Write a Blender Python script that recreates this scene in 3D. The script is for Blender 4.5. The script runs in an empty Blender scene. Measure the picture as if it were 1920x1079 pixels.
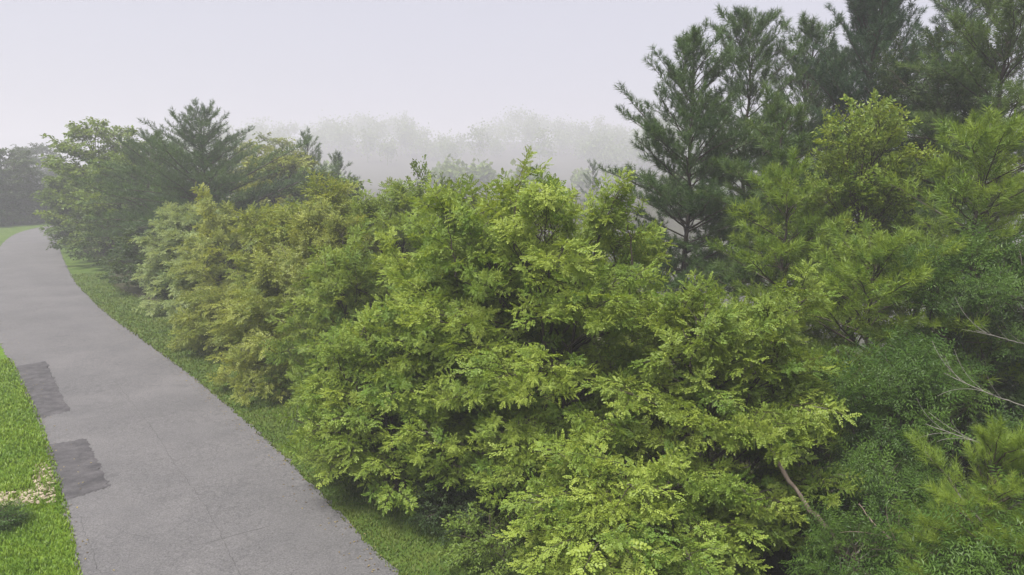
import bpy, math
import numpy as np
from mathutils import Matrix, Vector

# ------------------------------------------------------------------ camera
scene = bpy.context.scene
C = scene.collection
W, HPX = 1920.0, 1079.0
FOV = math.radians(72.0)
F = W / 2 / math.tan(FOV / 2)
CAM_H = 7.5
HORIZON = 320.0
PITCH = math.atan((HPX / 2 - HORIZON) / F)
cam_data = bpy.data.cameras.new('camera')
cam = bpy.data.objects.new('camera', cam_data)
C.objects.link(cam)
cam.location = (0, 0, CAM_H)
cam.rotation_euler = (math.pi / 2 - PITCH, 0, 0)
cam_data.sensor_width = 36
cam_data.lens = 18 / math.tan(FOV / 2)
cam_data.clip_end = 4000
scene.camera = cam

# ------------------------------------------------------------------ sky, sun, exposure
SUN_EL, SUN_AZ = math.radians(64), math.radians(-140)      # azimuth from +Y towards +X
world = bpy.data.worlds.new('World')
scene.world = world
world.use_nodes = True
nt = world.node_tree
nt.nodes.clear()
sky = nt.nodes.new('ShaderNodeTexSky')
sky.sky_type = 'NISHITA'
sky.sun_disc = False
sky.sun_elevation = SUN_EL
sky.sun_rotation = SUN_AZ
sky.air_density = 1.0
sky.dust_density = 4.0
sky.ozone_density = 1.0
hsv = nt.nodes.new('ShaderNodeHueSaturation')
hsv.inputs['Saturation'].default_value = 0.7
cloud = nt.nodes.new('ShaderNodeMixRGB')          # even cloud veil over the whole sky
cloud.inputs[0].default_value = 0.68
cloud.inputs[2].default_value = (6.9, 6.75, 7.8, 1)
bg = nt.nodes.new('ShaderNodeBackground')
bg.inputs['Strength'].default_value = 0.065
wo = nt.nodes.new('ShaderNodeOutputWorld')
nt.links.new(sky.outputs[0], hsv.inputs['Color'])
nt.links.new(hsv.outputs[0], cloud.inputs[1])
nt.links.new(cloud.outputs[0], bg.inputs['Color'])
nt.links.new(bg.outputs[0], wo.inputs['Surface'])

sun_data = bpy.data.lights.new('sun', 'SUN')
sun_data.energy = 5.0
sun_data.angle = math.radians(24)
sun_data.color = (1.0, 0.96, 0.9)
sun = bpy.data.objects.new('sun', sun_data)
C.objects.link(sun)
sd = Vector((math.sin(SUN_AZ) * math.cos(SUN_EL), math.cos(SUN_AZ) * math.cos(SUN_EL), math.sin(SUN_EL)))
sun.rotation_euler = sd.to_track_quat('Z', 'Y').to_euler()
sun.location = (0, 0, 60)

vs = scene.view_settings
vs.view_transform = 'Standard'
vs.look = 'None'
vs.exposure = 0.85
vs.gamma = 1.0
vs.use_curve_mapping = False
cy = scene.cycles
cy.max_bounces = 8
cy.diffuse_bounces = 4
cy.transmission_bounces = 4
cy.volume_bounces = 1
cy.use_denoising = True

# ------------------------------------------------------------------ helpers
cp, sp_ = math.cos(PITCH), math.sin(PITCH)


def ray(px, py):
    x = (px - W / 2) / F
    y = -(py - HPX / 2) / F
    return np.array([x, cp + y * sp_, -sp_ + y * cp])


def ground_at(px, py, z=0.0):
    d = ray(px, py)
    t = (z - CAM_H) / d[2]
    return np.array([d[0] * t, d[1] * t, z])


def at(px, py, Y):
    d = ray(px, py)
    t = Y / d[1]
    return np.array([d[0] * t, Y, CAM_H + d[2] * t])


def unit(v):
    return v / (np.linalg.norm(v, axis=-1, keepdims=True) + 1e-9)


def tag(o, label=None, cat=None, group=None, kind=None):
    if label: o['label'] = label
    if cat: o['category'] = cat
    if group: o['group'] = group
    if kind: o['kind'] = kind
    return o


def link(name, mesh, mat=None, parent=None):
    o = bpy.data.objects.new(name, mesh)
    C.objects.link(o)
    if mat and not mesh.materials: mesh.materials.append(mat)
    if parent: o.parent = parent
    return o


def empty(name, loc):
    o = bpy.data.objects.new(name, None)
    o.location = loc
    o.empty_display_size = 0.3
    C.objects.link(o)
    return o


class Geo:
    """collects vertices, quads and triangles, with a per-vertex tint value"""
    def __init__(s):
        s.v, s.q, s.t, s.c, s.n = [], [], [], [], 0

    def add(s, V, quads=None, tris=None, tint=None):
        V = np.asarray(V, float).reshape(-1, 3)
        s.v.append(V)
        if quads is not None and len(quads): s.q.append(np.asarray(quads, np.int64) + s.n)
        if tris is not None and len(tris): s.t.append(np.asarray(tris, np.int64) + s.n)
        s.c.append(np.full(len(V), 0.5) if tint is None else np.broadcast_to(np.asarray(tint, float), (len(V),)))
        s.n += len(V)

    def arrays(s):
        V = np.concatenate(s.v) if s.v else np.zeros((0, 3))
        Q = np.concatenate(s.q) if s.q else np.zeros((0, 4), np.int64)
        T = np.concatenate(s.t) if s.t else np.zeros((0, 3), np.int64)
        c = np.concatenate(s.c) if s.c else np.zeros(0)
        return V, Q, T, c

    def mesh(s, name, mat=None, smooth=False):
        V, Q, T, c = s.arrays()
        return raw_mesh(name, V, Q, T, c, mat, smooth)


def raw_mesh(name, V, Q, T, c, mat=None, smooth=False):
    me = bpy.data.meshes.new(name)
    me.vertices.add(len(V))
    me.vertices.foreach_set('co', np.ascontiguousarray(V, np.float32).ravel())
    nl = Q.size + T.size
    me.loops.add(nl)
    me.loops.foreach_set('vertex_index', np.concatenate([Q.ravel(), T.ravel()]).astype(np.int32))
    me.polygons.add(len(Q) + len(T))
    ls = np.concatenate([np.arange(len(Q)) * 4, Q.size + np.arange(len(T)) * 3]).astype(np.int32)
    me.polygons.foreach_set('loop_start', ls)
    me.update(calc_edges=True)
    a = me.attributes.new('tint', 'FLOAT', 'POINT')
    a.data.foreach_set('value', np.ascontiguousarray(c, np.float32))
    me.polygons.foreach_set('use_smooth', np.full(len(me.polygons), bool(smooth)))
    if mat: me.materials.append(mat)
    return me


def tube(geo, P, Rad, sides=6, tint=0.5):
    P = np.asarray(P, float); n = len(P)
    T = unit(np.gradient(P, axis=0))
    ref = np.array([0.3, 0.2, 1.0]) if abs(T[0][2]) < 0.9 else np.array([1.0, 0.1, 0.0])
    A = unit(np.cross(T, ref)); B = np.cross(T, A)
    th = np.arange(sides) / sides * 2 * math.pi
    ring = (A[:, None, :] * np.cos(th)[None, :, None] + B[:, None, :] * np.sin(th)[None, :, None])
    V = (P[:, None, :] + ring * np.asarray(Rad)[:, None, None]).reshape(-1, 3)
    i = np.arange(n - 1)[:, None] * sides; j = np.arange(sides)[None, :]; k = (j + 1) % sides
    Qd = np.stack([i + j, i + k, i + sides + k, i + sides + j], -1).reshape(-1, 4)
    geo.add(V, quads=Qd, tint=tint)


def frames(D, U):
    """rotation matrices with x along D and z close to U"""
    X = unit(D)
    Y = unit(np.cross(U, X))
    Z = np.cross(X, Y)
    return np.stack([X, Y, Z], -1)


def instance(geo, tpl, M, P, S, tint):
    V, Q, T, c = tpl
    m, n = len(P), len(V)
    if m == 0: return
    VV = np.einsum('mij,nj->mni', M, V) * S[:, None, None] + P[:, None, :]
    off = (np.arange(m) * n)[:, None, None]
    cc = np.where(c[None, :] < 0, -1.0, np.clip(tint[:, None] + (c[None, :] - 0.5) * 0.6, 0, 1)).ravel()
    geo.add(VV.reshape(-1, 3), quads=(Q[None] + off).reshape(-1, 4) if len(Q) else None,
            tris=(T[None] + off).reshape(-1, 3) if len(T) else None, tint=cc)


def bezier(p0, p1, p2, n):
    t = np.linspace(0, 1, n)[:, None]
    return (1 - t) ** 2 * p0 + 2 * t * (1 - t) * p1 + t * t * p2


# ------------------------------------------------------------------ materials
def new_mat(name):
    m = bpy.data.materials.new(name)
    m.use_nodes = True
    n = m.node_tree.nodes
    for x in list(n): n.remove(x)
    out = n.new('ShaderNodeOutputMaterial')
    return m, n, m.node_tree.links, out


def leaf_mat(name, a, b, trans=0.34, rough=0.5, spec=0.35):
    """leaf colour varies between a and b from leaf to leaf and spray to spray"""
    m, n, l, out = new_mat(name)
    at_ = n.new('ShaderNodeAttribute'); at_.attribute_name = 'tint'
    oi = n.new('ShaderNodeObjectInfo')
    ma = n.new('ShaderNodeMath'); ma.operation = 'MULTIPLY_ADD'
    l.new(oi.outputs['Random'], ma.inputs[0]); ma.inputs[1].default_value = 0.5; ma.inputs[2].default_value = -0.25
    ad = n.new('ShaderNodeMath'); ad.operation = 'ADD'; ad.use_clamp = True
    l.new(at_.outputs['Fac'], ad.inputs[0]); l.new(ma.outputs[0], ad.inputs[1])
    mx = n.new('ShaderNodeMixRGB')
    l.new(ad.outputs[0], mx.inputs[0])
    mx.inputs[1].default_value = (*a, 1); mx.inputs[2].default_value = (*b, 1)
    wd = n.new('ShaderNodeMath'); wd.operation = 'LESS_THAN'; wd.inputs[1].default_value = -0.5   # twigs in the same mesh
    l.new(at_.outputs['Fac'], wd.inputs[0])
    mw = n.new('ShaderNodeMixRGB'); l.new(wd.outputs[0], mw.inputs[0])
    l.new(mx.outputs[0], mw.inputs[1]); mw.inputs[2].default_value = (0.06, 0.047, 0.036, 1)
    mx = mw
    p = n.new('ShaderNodeBsdfPrincipled')
    l.new(mx.outputs[0], p.inputs['Base Color'])
    p.inputs['Roughness'].default_value = rough
    p.inputs['Specular IOR Level'].default_value = spec
    t = n.new('ShaderNodeBsdfTranslucent')
    br = n.new('ShaderNodeMixRGB'); br.blend_type = 'MULTIPLY'; br.inputs[0].default_value = 1
    br.inputs[2].default_value = (1.5, 1.35, 0.6, 1)
    l.new(mx.outputs[0], br.inputs[1]); l.new(br.outputs[0], t.inputs['Color'])
    ms = n.new('ShaderNodeMixShader'); ms.inputs[0].default_value = trans
    l.new(p.outputs[0], ms.inputs[1]); l.new(t.outputs[0], ms.inputs[2])
    l.new(ms.outputs[0], out.inputs['Surface'])
    return m


def noise_mat(name, stops, scale=4.0, detail=6, rough=0.9, bump=0.3, bscale=40, spec=0.2, stretch=(1, 1, 1)):
    m, n, l, out = new_mat(name)
    tc = n.new('ShaderNodeTexCoord')
    mp = n.new('ShaderNodeMapping'); mp.inputs['Scale'].default_value = stretch
    l.new(tc.outputs['Object'], mp.inputs['Vector'])
    nz = n.new('ShaderNodeTexNoise'); nz.inputs['Scale'].default_value = scale; nz.inputs['Detail'].default_value = detail
    nz.inputs['Roughness'].default_value = 0.65
    l.new(mp.outputs[0], nz.inputs['Vector'])
    cr = n.new('ShaderNodeValToRGB')
    while len(cr.color_ramp.elements) < len(stops): cr.color_ramp.elements.new(0.5)
    for e, (pos, col) in zip(cr.color_ramp.elements, stops):
        e.position = pos; e.color = (*col, 1)
    l.new(nz.outputs['Fac'], cr.inputs[0])
    p = n.new('ShaderNodeBsdfPrincipled')
    l.new(cr.outputs[0], p.inputs['Base Color'])
    p.inputs['Roughness'].default_value = rough
    p.inputs['Specular IOR Level'].default_value = spec
    n2 = n.new('ShaderNodeTexNoise'); n2.inputs['Scale'].default_value = bscale; n2.inputs['Detail'].default_value = 4
    l.new(mp.outputs[0], n2.inputs['Vector'])
    bp = n.new('ShaderNodeBump'); bp.inputs['Strength'].default_value = bump; bp.inputs['Distance'].default_value = 0.05
    l.new(n2.outputs['Fac'], bp.inputs['Height']); l.new(bp.outputs[0], p.inputs['Normal'])
    l.new(p.outputs[0], out.inputs['Surface'])
    return m


def asphalt_mat(name, base, dark, light, crack=0.42, speck=0.6, big_s=0.35):
    m, n, l, out = new_mat(name)
    tc = n.new('ShaderNodeTexCoord')

    def noise(s, d=4, r=0.6):
        z = n.new('ShaderNodeTexNoise'); z.inputs['Scale'].default_value = s
        z.inputs['Detail'].default_value = d; z.inputs['Roughness'].default_value = r
        l.new(tc.outputs['Object'], z.inputs['Vector']); return z

    def ramp(src, p0, p1, c0=(0, 0, 0), c1=(1, 1, 1)):
        r = n.new('ShaderNodeValToRGB')
        r.color_ramp.elements[0].position = p0; r.color_ramp.elements[0].color = (*c0, 1)
        r.color_ramp.elements[1].position = p1; r.color_ramp.elements[1].color = (*c1, 1)
        l.new(src, r.inputs[0]); return r
    big = noise(big_s, 6, 0.7)
    r0 = ramp(big.outputs['Fac'], 0.3, 0.7, dark, light)
    fine = noise(26, 6, 0.85)
    r1 = ramp(fine.outputs['Fac'], 0.3, 0.72, (1 - speck,) * 3, (1 + speck * 0.8,) * 3)
    mu = n.new('ShaderNodeMixRGB'); mu.blend_type = 'MULTIPLY'; mu.inputs[0].default_value = 1
    l.new(r0.outputs[0], mu.inputs[1]); l.new(r1.outputs[0], mu.inputs[2])
    # alligator cracks: cell borders wandered by noise, only where the surface is worn
    dn = noise(1.3, 5, 0.7)
    va = n.new('ShaderNodeVectorMath'); va.operation = 'MULTIPLY_ADD'
    l.new(dn.outputs['Color'], va.inputs[0]); va.inputs[1].default_value = (0.9, 0.9, 0)
    l.new(tc.outputs['Object'], va.inputs[2])
    cracks = None
    for sc_, w, lo, hi, ns in ((1.6, 0.026, 0.42, 0.58, 0.3), (4.8, 0.085, 0.38, 0.56, 0.4)):
        vo = n.new('ShaderNodeTexVoronoi'); vo.feature = 'DISTANCE_TO_EDGE'; vo.inputs['Scale'].default_value = sc_
        l.new(va.outputs[0], vo.inputs['Vector'])
        rr = ramp(vo.outputs['Distance'], 0.0, w, (1, 1, 1), (0, 0, 0))
        gt = ramp(noise(ns, 4, 0.6).outputs['Fac'], lo, hi)
        mm = n.new('ShaderNodeMixRGB'); mm.blend_type = 'MULTIPLY'; mm.inputs[0].default_value = 1
        l.new(rr.outputs[0], mm.inputs[1]); l.new(gt.outputs[0], mm.inputs[2])
        if cracks is None: cracks = mm
        else:
            ad = n.new('ShaderNodeMixRGB'); ad.blend_type = 'LIGHTEN'; ad.inputs[0].default_value = 1
            l.new(cracks.outputs[0], ad.inputs[1]); l.new(mm.outputs[0], ad.inputs[2]); cracks = ad
    sc = n.new('ShaderNodeMath'); sc.operation = 'MULTIPLY'; sc.inputs[1].default_value = crack
    l.new(cracks.outputs[0], sc.inputs[0])
    fm = n.new('ShaderNodeMixRGB'); l.new(sc.outputs[0], fm.inputs[0])
    l.new(mu.outputs[0], fm.inputs[1]); fm.inputs[2].default_value = (base * 0.25, base * 0.25, base * 0.26, 1)
    p = n.new('ShaderNodeBsdfPrincipled')
    l.new(fm.outputs[0], p.inputs['Base Color']); p.inputs['Roughness'].default_value = 0.88
    p.inputs['Specular IOR Level'].default_value = 0.25
    hb = n.new('ShaderNodeMath'); hb.operation = 'SUBTRACT'
    l.new(fine.outputs['Fac'], hb.inputs[0]); l.new(sc.outputs[0], hb.inputs[1])
    bp = n.new('ShaderNodeBump'); bp.inputs['Strength'].default_value = 0.5; bp.inputs['Distance'].default_value = 0.012
    l.new(hb.outputs[0], bp.inputs['Height']); l.new(bp.outputs[0], p.inputs['Normal'])
    l.new(p.outputs[0], out.inputs['Surface'])
    return m


MAT = dict(
    locust=leaf_mat('locust_leaf', (0.11, 0.187, 0.024), (0.27, 0.34, 0.055)),
    locust_green=leaf_mat('locust_leaf_green', (0.10, 0.17, 0.022), (0.23, 0.29, 0.045)),
    olive=leaf_mat('olive_leaf', (0.125, 0.17, 0.03), (0.27, 0.30, 0.06)),
    gold=leaf_mat('golden_leaf', (0.13, 0.185, 0.026), (0.29, 0.32, 0.05)),
    grey=leaf_mat('greygreen_leaf', (0.15, 0.21, 0.075), (0.31, 0.37, 0.15)),
    green=leaf_mat('green_leaf', (0.075, 0.13, 0.02), (0.165, 0.23, 0.038)),
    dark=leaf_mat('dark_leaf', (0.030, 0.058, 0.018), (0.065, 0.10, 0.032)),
    walnut=leaf_mat('walnut_leaf', (0.04, 0.09, 0.015), (0.10, 0.175, 0.03), spec=0.3, rough=0.45),
    pine=leaf_mat('pine_needle', (0.030, 0.068, 0.020), (0.08, 0.135, 0.034), trans=0.22),
    pine_blue=leaf_mat('pine_needle_blue', (0.020, 0.052, 0.022), (0.05, 0.098, 0.036), trans=0.2),
    pine_lime=leaf_mat('pine_needle_lime', (0.085, 0.155, 0.018), (0.2, 0.275, 0.03), trans=0.3),
    pine_mid=leaf_mat('pine_needle_mid', (0.05, 0.10, 0.024), (0.11, 0.165, 0.036), trans=0.25),
    bark=noise_mat('bark', [(0.3, (0.03, 0.024, 0.02)), (0.7, (0.09, 0.075, 0.062))], scale=9, stretch=(1, 1, 0.25), bump=0.8, bscale=18),
    deadwood=noise_mat('deadwood', [(0.3, (0.09, 0.065, 0.05)), (0.7, (0.22, 0.18, 0.145))], scale=7, stretch=(1, 1, 0.3), bump=0.6, bscale=20),
    twig=noise_mat('twig', [(0.3, (0.10, 0.095, 0.085)), (0.7, (0.22, 0.205, 0.18))], scale=12, bump=0.2),
    litter=noise_mat('leaf_litter', [(0.3, (0.018, 0.016, 0.010)), (0.5, (0.035, 0.034, 0.016)), (0.72, (0.05, 0.06, 0.022))], scale=1.6, detail=8, bump=1.0, bscale=14),
    soil_grass=noise_mat('lawn_ground', [(0.3, (0.05, 0.10, 0.008)), (0.5, (0.08, 0.15, 0.010)), (0.72, (0.125, 0.18, 0.014))], scale=2.2, detail=8, bump=0.7, bscale=45),
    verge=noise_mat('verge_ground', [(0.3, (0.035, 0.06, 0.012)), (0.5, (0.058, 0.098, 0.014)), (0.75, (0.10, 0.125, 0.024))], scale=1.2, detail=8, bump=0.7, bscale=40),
    blade_lawn=leaf_mat('lawn_blade', (0.07, 0.145, 0.008), (0.165, 0.25, 0.015), trans=0.3),
    blade_verge=leaf_mat('verge_blade', (0.042, 0.085, 0.012), (0.115, 0.15, 0.024), trans=0.3),
    road=asphalt_mat('asphalt', 0.17, (0.094, 0.092, 0.095), (0.130, 0.125, 0.127)),
    patch=asphalt_mat('asphalt_patch', 0.08, (0.034, 0.033, 0.036), (0.092, 0.087, 0.091), crack=0.15, speck=0.45, big_s=2.5),
    crack=noise_mat('crack_filler', [(0.3, (0.045, 0.044, 0.045)), (0.7, (0.09, 0.088, 0.088))], scale=5),
    stone=noise_mat('pale_stone', [(0.3, (0.20, 0.155, 0.105)), (0.7, (0.46, 0.40, 0.31))], scale=2.5, bump=0.3, bscale=25),
    gravel=noise_mat('stone_bed_soil', [(0.3, (0.09, 0.07, 0.05)), (0.7, (0.25, 0.21, 0.15))], scale=12),
)

# ------------------------------------------------------------------ road line and terrain
RE = [(740, 1079), (655, 975), (560, 880), (430, 760), (300, 660), (200, 590), (140, 530), (120, 490)]
right_edge = [ground_at(*p)[:2] for p in RE]
d0 = unit(right_edge[0] - right_edge[1])
right_edge = [right_edge[0] + d0 * 26 + np.array([5.0, 0]), right_edge[0] + d0 * 11 + np.array([0.9, 0])] + right_edge
ROAD_W = 4.95
right_edge += [ground_at(*p)[:2] for p in ((113, 472), (110, 456), (112, 444), (122, 434), (145, 426), (185, 419))] + [np.array([-46.0, 112.0]), np.array([-30.0, 122.0])]


def smooth_line(P, n):
    P = np.array(P, float)
    s = np.concatenate([[0], np.cumsum(np.linalg.norm(np.diff(P, axis=0), axis=1))])
    q = np.linspace(0, s[-1], n)
    L = np.stack([np.interp(q, s, P[:, k]) for k in range(2)], 1)
    for _ in range(14):
        L[1:-1] = 0.25 * L[:-2] + 0.5 * L[1:-1] + 0.25 * L[2:]
    return L


RL = smooth_line(right_edge, 170)
tan = unit(np.gradient(RL, axis=0))
nrm = np.stack([-tan[:, 1], tan[:, 0]], 1)               # to the left of travel
LL = RL + nrm * ROAD_W
for _ in range(6):
    LL[1:-1] = 0.25 * LL[:-2] + 0.5 * LL[1:-1] + 0.25 * LL[2:]


def road_dist(x, y):
    """signed distance from the right road edge, positive into the woods"""
    x = np.asarray(x, float); y = np.asarray(y, float)
    shp = x.shape
    P = np.stack([x.ravel(), y.ravel()], 1)
    out = np.empty(len(P))
    for k in range(0, len(P), 20000):
        d = P[k:k + 20000, None, :] - RL[None]
        dd = (d ** 2).sum(-1); i = dd.argmin(1)
        v = d[np.arange(len(i)), i]
        out[k:k + 20000] = np.where((v * nrm[i]).sum(1) < 0, 1, -1) * np.sqrt(dd[np.arange(len(i)), i])
    return out.reshape(shp)


def sstep(a, b, x):
    t = np.clip((x - a) / (b - a), 0, 1)
    return t * t * (3 - 2 * t)


def terrain(x, y):
    x = np.asarray(x, float); y = np.asarray(y, float)
    d = road_dist(x, y)
    r = np.hypot(x, y)
    z = -22.0 * sstep(15, 95, d)
    z = z + (12 + 24.0 * sstep(-0.5, -0.25, np.arctan2(x, y))) * sstep(330, 740, r)
    z = z + 0.12 * np.sin(x * 0.9 + y * 0.3) * sstep(3, 8, d)
    return z


def gz(x, y):
    return float(terrain(np.array([x]), np.array([y]))[0])


# ground sheet
def grid_axis(lim, fine, n1, n2):
    a = np.linspace(-fine, fine, n1)
    b = fine + (lim - fine) * (np.linspace(0, 1, n2) ** 1.6)[1:]
    return np.concatenate([-b[::-1], a, b])


gx = grid_axis(890, 60, 81, 42); gy = grid_axis(890, 70, 91, 42)
GX, GY = np.meshgrid(gx, gy)
GZ = terrain(GX, GY) - 0.03
nx, ny = len(gx), len(gy)
ii, jj = np.meshgrid(np.arange(ny - 1), np.arange(nx - 1), indexing='ij')
a0 = ii * nx + jj
g = Geo(); g.add(np.stack([GX, GY, GZ], -1).reshape(-1, 3), quads=np.stack([a0, a0 + 1, a0 + nx + 1, a0 + nx], -1).reshape(-1, 4))
tag(link('ground', g.mesh('ground', MAT['litter'], True)), kind='structure')


def strip(name, A, B, z, mat, nseg=4, crown=0.0, jit=0.0, seed=1, skirt=0.0):
    rng = np.random.default_rng(seed)
    n = len(A)
    t = np.linspace(0, 1, nseg + 1)
    P = A[:, None, :] * (1 - t)[None, :, None] + B[:, None, :] * t[None, :, None]
    if jit:
        dirv = unit(B - A)
        P[:, 0] += dirv * rng.normal(0, jit, (n, 1)); P[:, -1] += dirv * rng.normal(0, jit, (n, 1))
    Z = np.full((n, nseg + 1), z) + crown * (1 - (2 * t - 1) ** 2)[None]
    V = np.concatenate([P, Z[..., None]], -1)
    if skirt:
        lo0 = V[:, :1].copy(); lo1 = V[:, -1:].copy(); lo0[..., 2] -= skirt; lo1[..., 2] -= skirt
        V = np.concatenate([lo0, V, lo1], 1)
    m = V.shape[1]
    i, j = np.meshgrid(np.arange(n - 1), np.arange(m - 1), indexing='ij')
    a = i * m + j
    g = Geo(); g.add(V.reshape(-1, 3), quads=np.stack([a, a + 1, a + m + 1, a + m], -1).reshape(-1, 4))
    return link(name, g.mesh(name, mat, not skirt))


def resample(L, k):
    n = len(L); q = np.linspace(0, n - 1, (n - 1) * k + 1)
    return np.stack([np.interp(q, np.arange(n), L[:, c]) for c in range(2)], 1)


RLf, LLf = resample(RL, 5), resample(LL, 5)
nf = resample(nrm, 5)
road = tag(strip('road', LLf, RLf, 0.02, MAT['road'], 8, crown=0.03, jit=0.035, skirt=0.05), kind='structure')
verge_w = 2.3 + 0.5 * np.sin(np.arange(len(RLf)) * 0.05)
tag(strip('verge', RLf + nf * 0.25, RLf - nf * verge_w[:, None], 0.0, MAT['verge'], 5, jit=0.05, seed=3), kind='structure')
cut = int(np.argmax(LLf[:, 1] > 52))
tag(strip('lawn', (LLf - nf * 0.25)[:cut + 1], (LLf + nf * 26)[:cut + 1], 0.0, MAT['soil_grass'], 12, seed=4), kind='structure')
tag(strip('shade_toned_far_lawn', (LLf - nf * 0.25)[cut:], (LLf + nf * 26)[cut:], 0.0, MAT['verge'], 12, seed=4), kind='structure')  # far end of the lawn; tree shade and haze painted in as duller green


def blob_sheet(name, pix, z, mat, parent, amp=0.03, seed=0, z_fn=None):
    """an irregular flat sheet on the road through picture corners set on the ground"""
    rng = np.random.default_rng(seed)
    P = np.array([ground_at(*p, z)[:2] for p in pix]); n = len(P)
    out = []
    for a, b in zip(P, np.roll(P, -1, 0)):
        k = max(3, int(np.linalg.norm(b - a) / 0.12))
        for t in np.arange(k) / k:
            out.append(a + (b - a) * t + rng.normal(0, amp, 2))
    out = np.array(out); c = out.mean(0)
    V = np.concatenate([np.c_[out, np.full(len(out), z)], [[*c, z]]])
    m = len(out); i = np.arange(m)
    g = Geo(); g.add(V, tris=np.stack([i, (i + 1) % m, np.full(m, m)], -1))
    return link(name, g.mesh(name, mat), parent=parent)


def road_z(): return 0.056


# asphalt patches follow the left edge, cracks run along the lane
def road_height(P):
    d = np.sqrt(((P[:, None, :] - LLf[None]) ** 2).sum(-1).min(1))
    t = np.clip(d / ROAD_W, 0, 1)
    return 0.02 + 0.03 * (1 - (2 * t - 1) ** 2)


def along(pix, n):
    P = np.array([ground_at(*p, 0.03)[:2] for p in pix])
    s = np.r_[0, np.cumsum(np.linalg.norm(np.diff(P, axis=0), axis=1))]
    q = np.linspace(0, s[-1], n)
    return np.stack([np.interp(q, s, P[:, c]) for c in range(2)], 1)


def drape(name, A, B, nseg, lift, mat, jit, seed):
    rng = np.random.default_rng(seed)
    t = np.linspace(0, 1, nseg + 1)
    P = A[:, None] * (1 - t)[None, :, None] + B[:, None] * t[None, :, None]
    d = unit(B - A); f = unit(np.gradient((A + B) / 2, axis=0))
    P[:, -1] += d * rng.normal(0, jit, (len(A), 1)); P[:, 0] += d * rng.normal(0, jit * 0.6, (len(A), 1))
    P[0] += f[0] * rng.normal(0, jit, (nseg + 1, 1)); P[-1] += f[-1] * rng.normal(0, jit, (nseg + 1, 1))
    m = nseg + 1
    Z = road_height(P.reshape(-1, 2)) + lift
    i, j = np.meshgrid(np.arange(len(A) - 1), np.arange(nseg), indexing='ij'); a = i * m + j
    g = Geo(); g.add(np.c_[P.reshape(-1, 2), Z], quads=np.stack([a, a + 1, a + m + 1, a + m], -1).reshape(-1, 4))
    o = link(name, g.mesh(name, mat, True)); o.parent = road
    return o


for k, (lp, rp) in enumerate([([(68, 786), (50, 745), (26, 688)], [(131, 771), (108, 724), (87, 678)]),
                              ([(122, 939), (100, 880), (82, 836)], [(206, 913), (182, 866), (162, 823)])]):
    drape('asphalt_patch', along(lp, 40), along(rp, 40), 24, 0.006, MAT['patch'], 0.03, 20 + k)


def crack(pix, w, seed):
    rng = np.random.default_rng(seed)
    P = np.array([ground_at(*p, 0.05)[:2] for p in pix])
    s = np.r_[0, np.cumsum(np.linalg.norm(np.diff(P, axis=0), axis=1))]
    q = np.arange(0, s[-1], 0.12)
    L = np.stack([np.interp(q, s, P[:, c]) for c in range(2)], 1) + np.cumsum(rng.normal(0, 0.012, (len(q), 2)), 0) * 0.6 + rng.normal(0, 0.012, (len(q), 2))
    t = unit(np.gradient(L, axis=0)); nn = np.stack([-t[:, 1], t[:, 0]], 1)
    ww = w * rng.uniform(0.35, 1.0, (len(q), 1))
    drape('crack', L - nn * ww, L + nn * ww, 1, 0.0045, MAT['crack'], 0, seed)


crack([(215, 715), (275, 786), (328, 862), (377, 928), (408, 977), (444, 1035), (470, 1085)], 0.007, 1)
crack([(380, 1020), (440, 1003), (505, 985)], 0.006, 2)
crack([(150, 965), (175, 1040), (190, 1079)], 0.006, 3)

# ------------------------------------------------------------------ grass blades
def grass(name, label_kind, A, B, mat, dens, seed, h=(0.05, 0.10), lim=(0, 60)):
    rng = np.random.default_rng(seed)
    pts = []
    for i in range(len(A) - 1):
        mid = (A[i] + B[i]) / 2
        near = max(6.0, min(np.linalg.norm(A[i]), np.linalg.norm(B[i]), np.linalg.norm(mid)))
        if near > lim[1] or mid[1] < 5: continue
        w = np.linalg.norm(B[i] - A[i]); s = np.linalg.norm(A[i + 1] - A[i])
        k = rng.poisson(w * s * dens * min(1.0, (15 / near) ** 1.5))
        u, v = rng.random((k, 1)), rng.random((k, 1))
        pts.append((A[i] * (1 - u) + A[i + 1] * u) * (1 - v) + (B[i] * (1 - u) + B[i + 1] * u) * v)
    P = np.concatenate(pts)
    keep = P[:, 1] > 6
    P = P[keep]; n = len(P)
    sc = np.clip(np.hypot(P[:, 0], P[:, 1]) / 16, 1, 2.2)
    hh = rng.uniform(*h, n) * np.sqrt(sc); th = rng.uniform(0, 2 * math.pi, n)
    w = 0.011 * sc * rng.uniform(0.7, 1.4, n)
    lean = rng.uniform(0.2, 1.0, n) * hh
    base = np.c_[P, np.full(n, 0.01)]
    side = np.c_[-np.sin(th), np.cos(th), np.zeros(n)] * w[:, None]
    fw = np.c_[np.cos(th), np.sin(th), np.zeros(n)]
    mid = base + fw * (lean * 0.35)[:, None] + np.c_[np.zeros((n, 2)), hh * 0.6]
    tip = base + fw * lean[:, None] + np.c_[np.zeros((n, 2)), hh]
    V = np.stack([base - side, base + side, mid + side * 0.7, mid - side * 0.7, tip], 1).reshape(-1, 3)
    o = np.arange(n) * 5
    g = Geo()
    patch = 0.5 + 0.3 * np.sin(P[:, 0] * 2.1 + np.sin(P[:, 1] * 1.3) * 2) * np.sin(P[:, 1] * 1.7)
    g.add(V, quads=np.stack([o, o + 1, o + 2, o + 3], -1), tris=np.stack([o + 3, o + 2, o + 4], -1),
          tint=np.repeat(np.clip(rng.normal(0, 0.22, n) + patch, 0, 1), 5))
    ob = link(name, g.mesh(name, mat))
    return tag(ob, *label_kind, kind='stuff')


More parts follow.
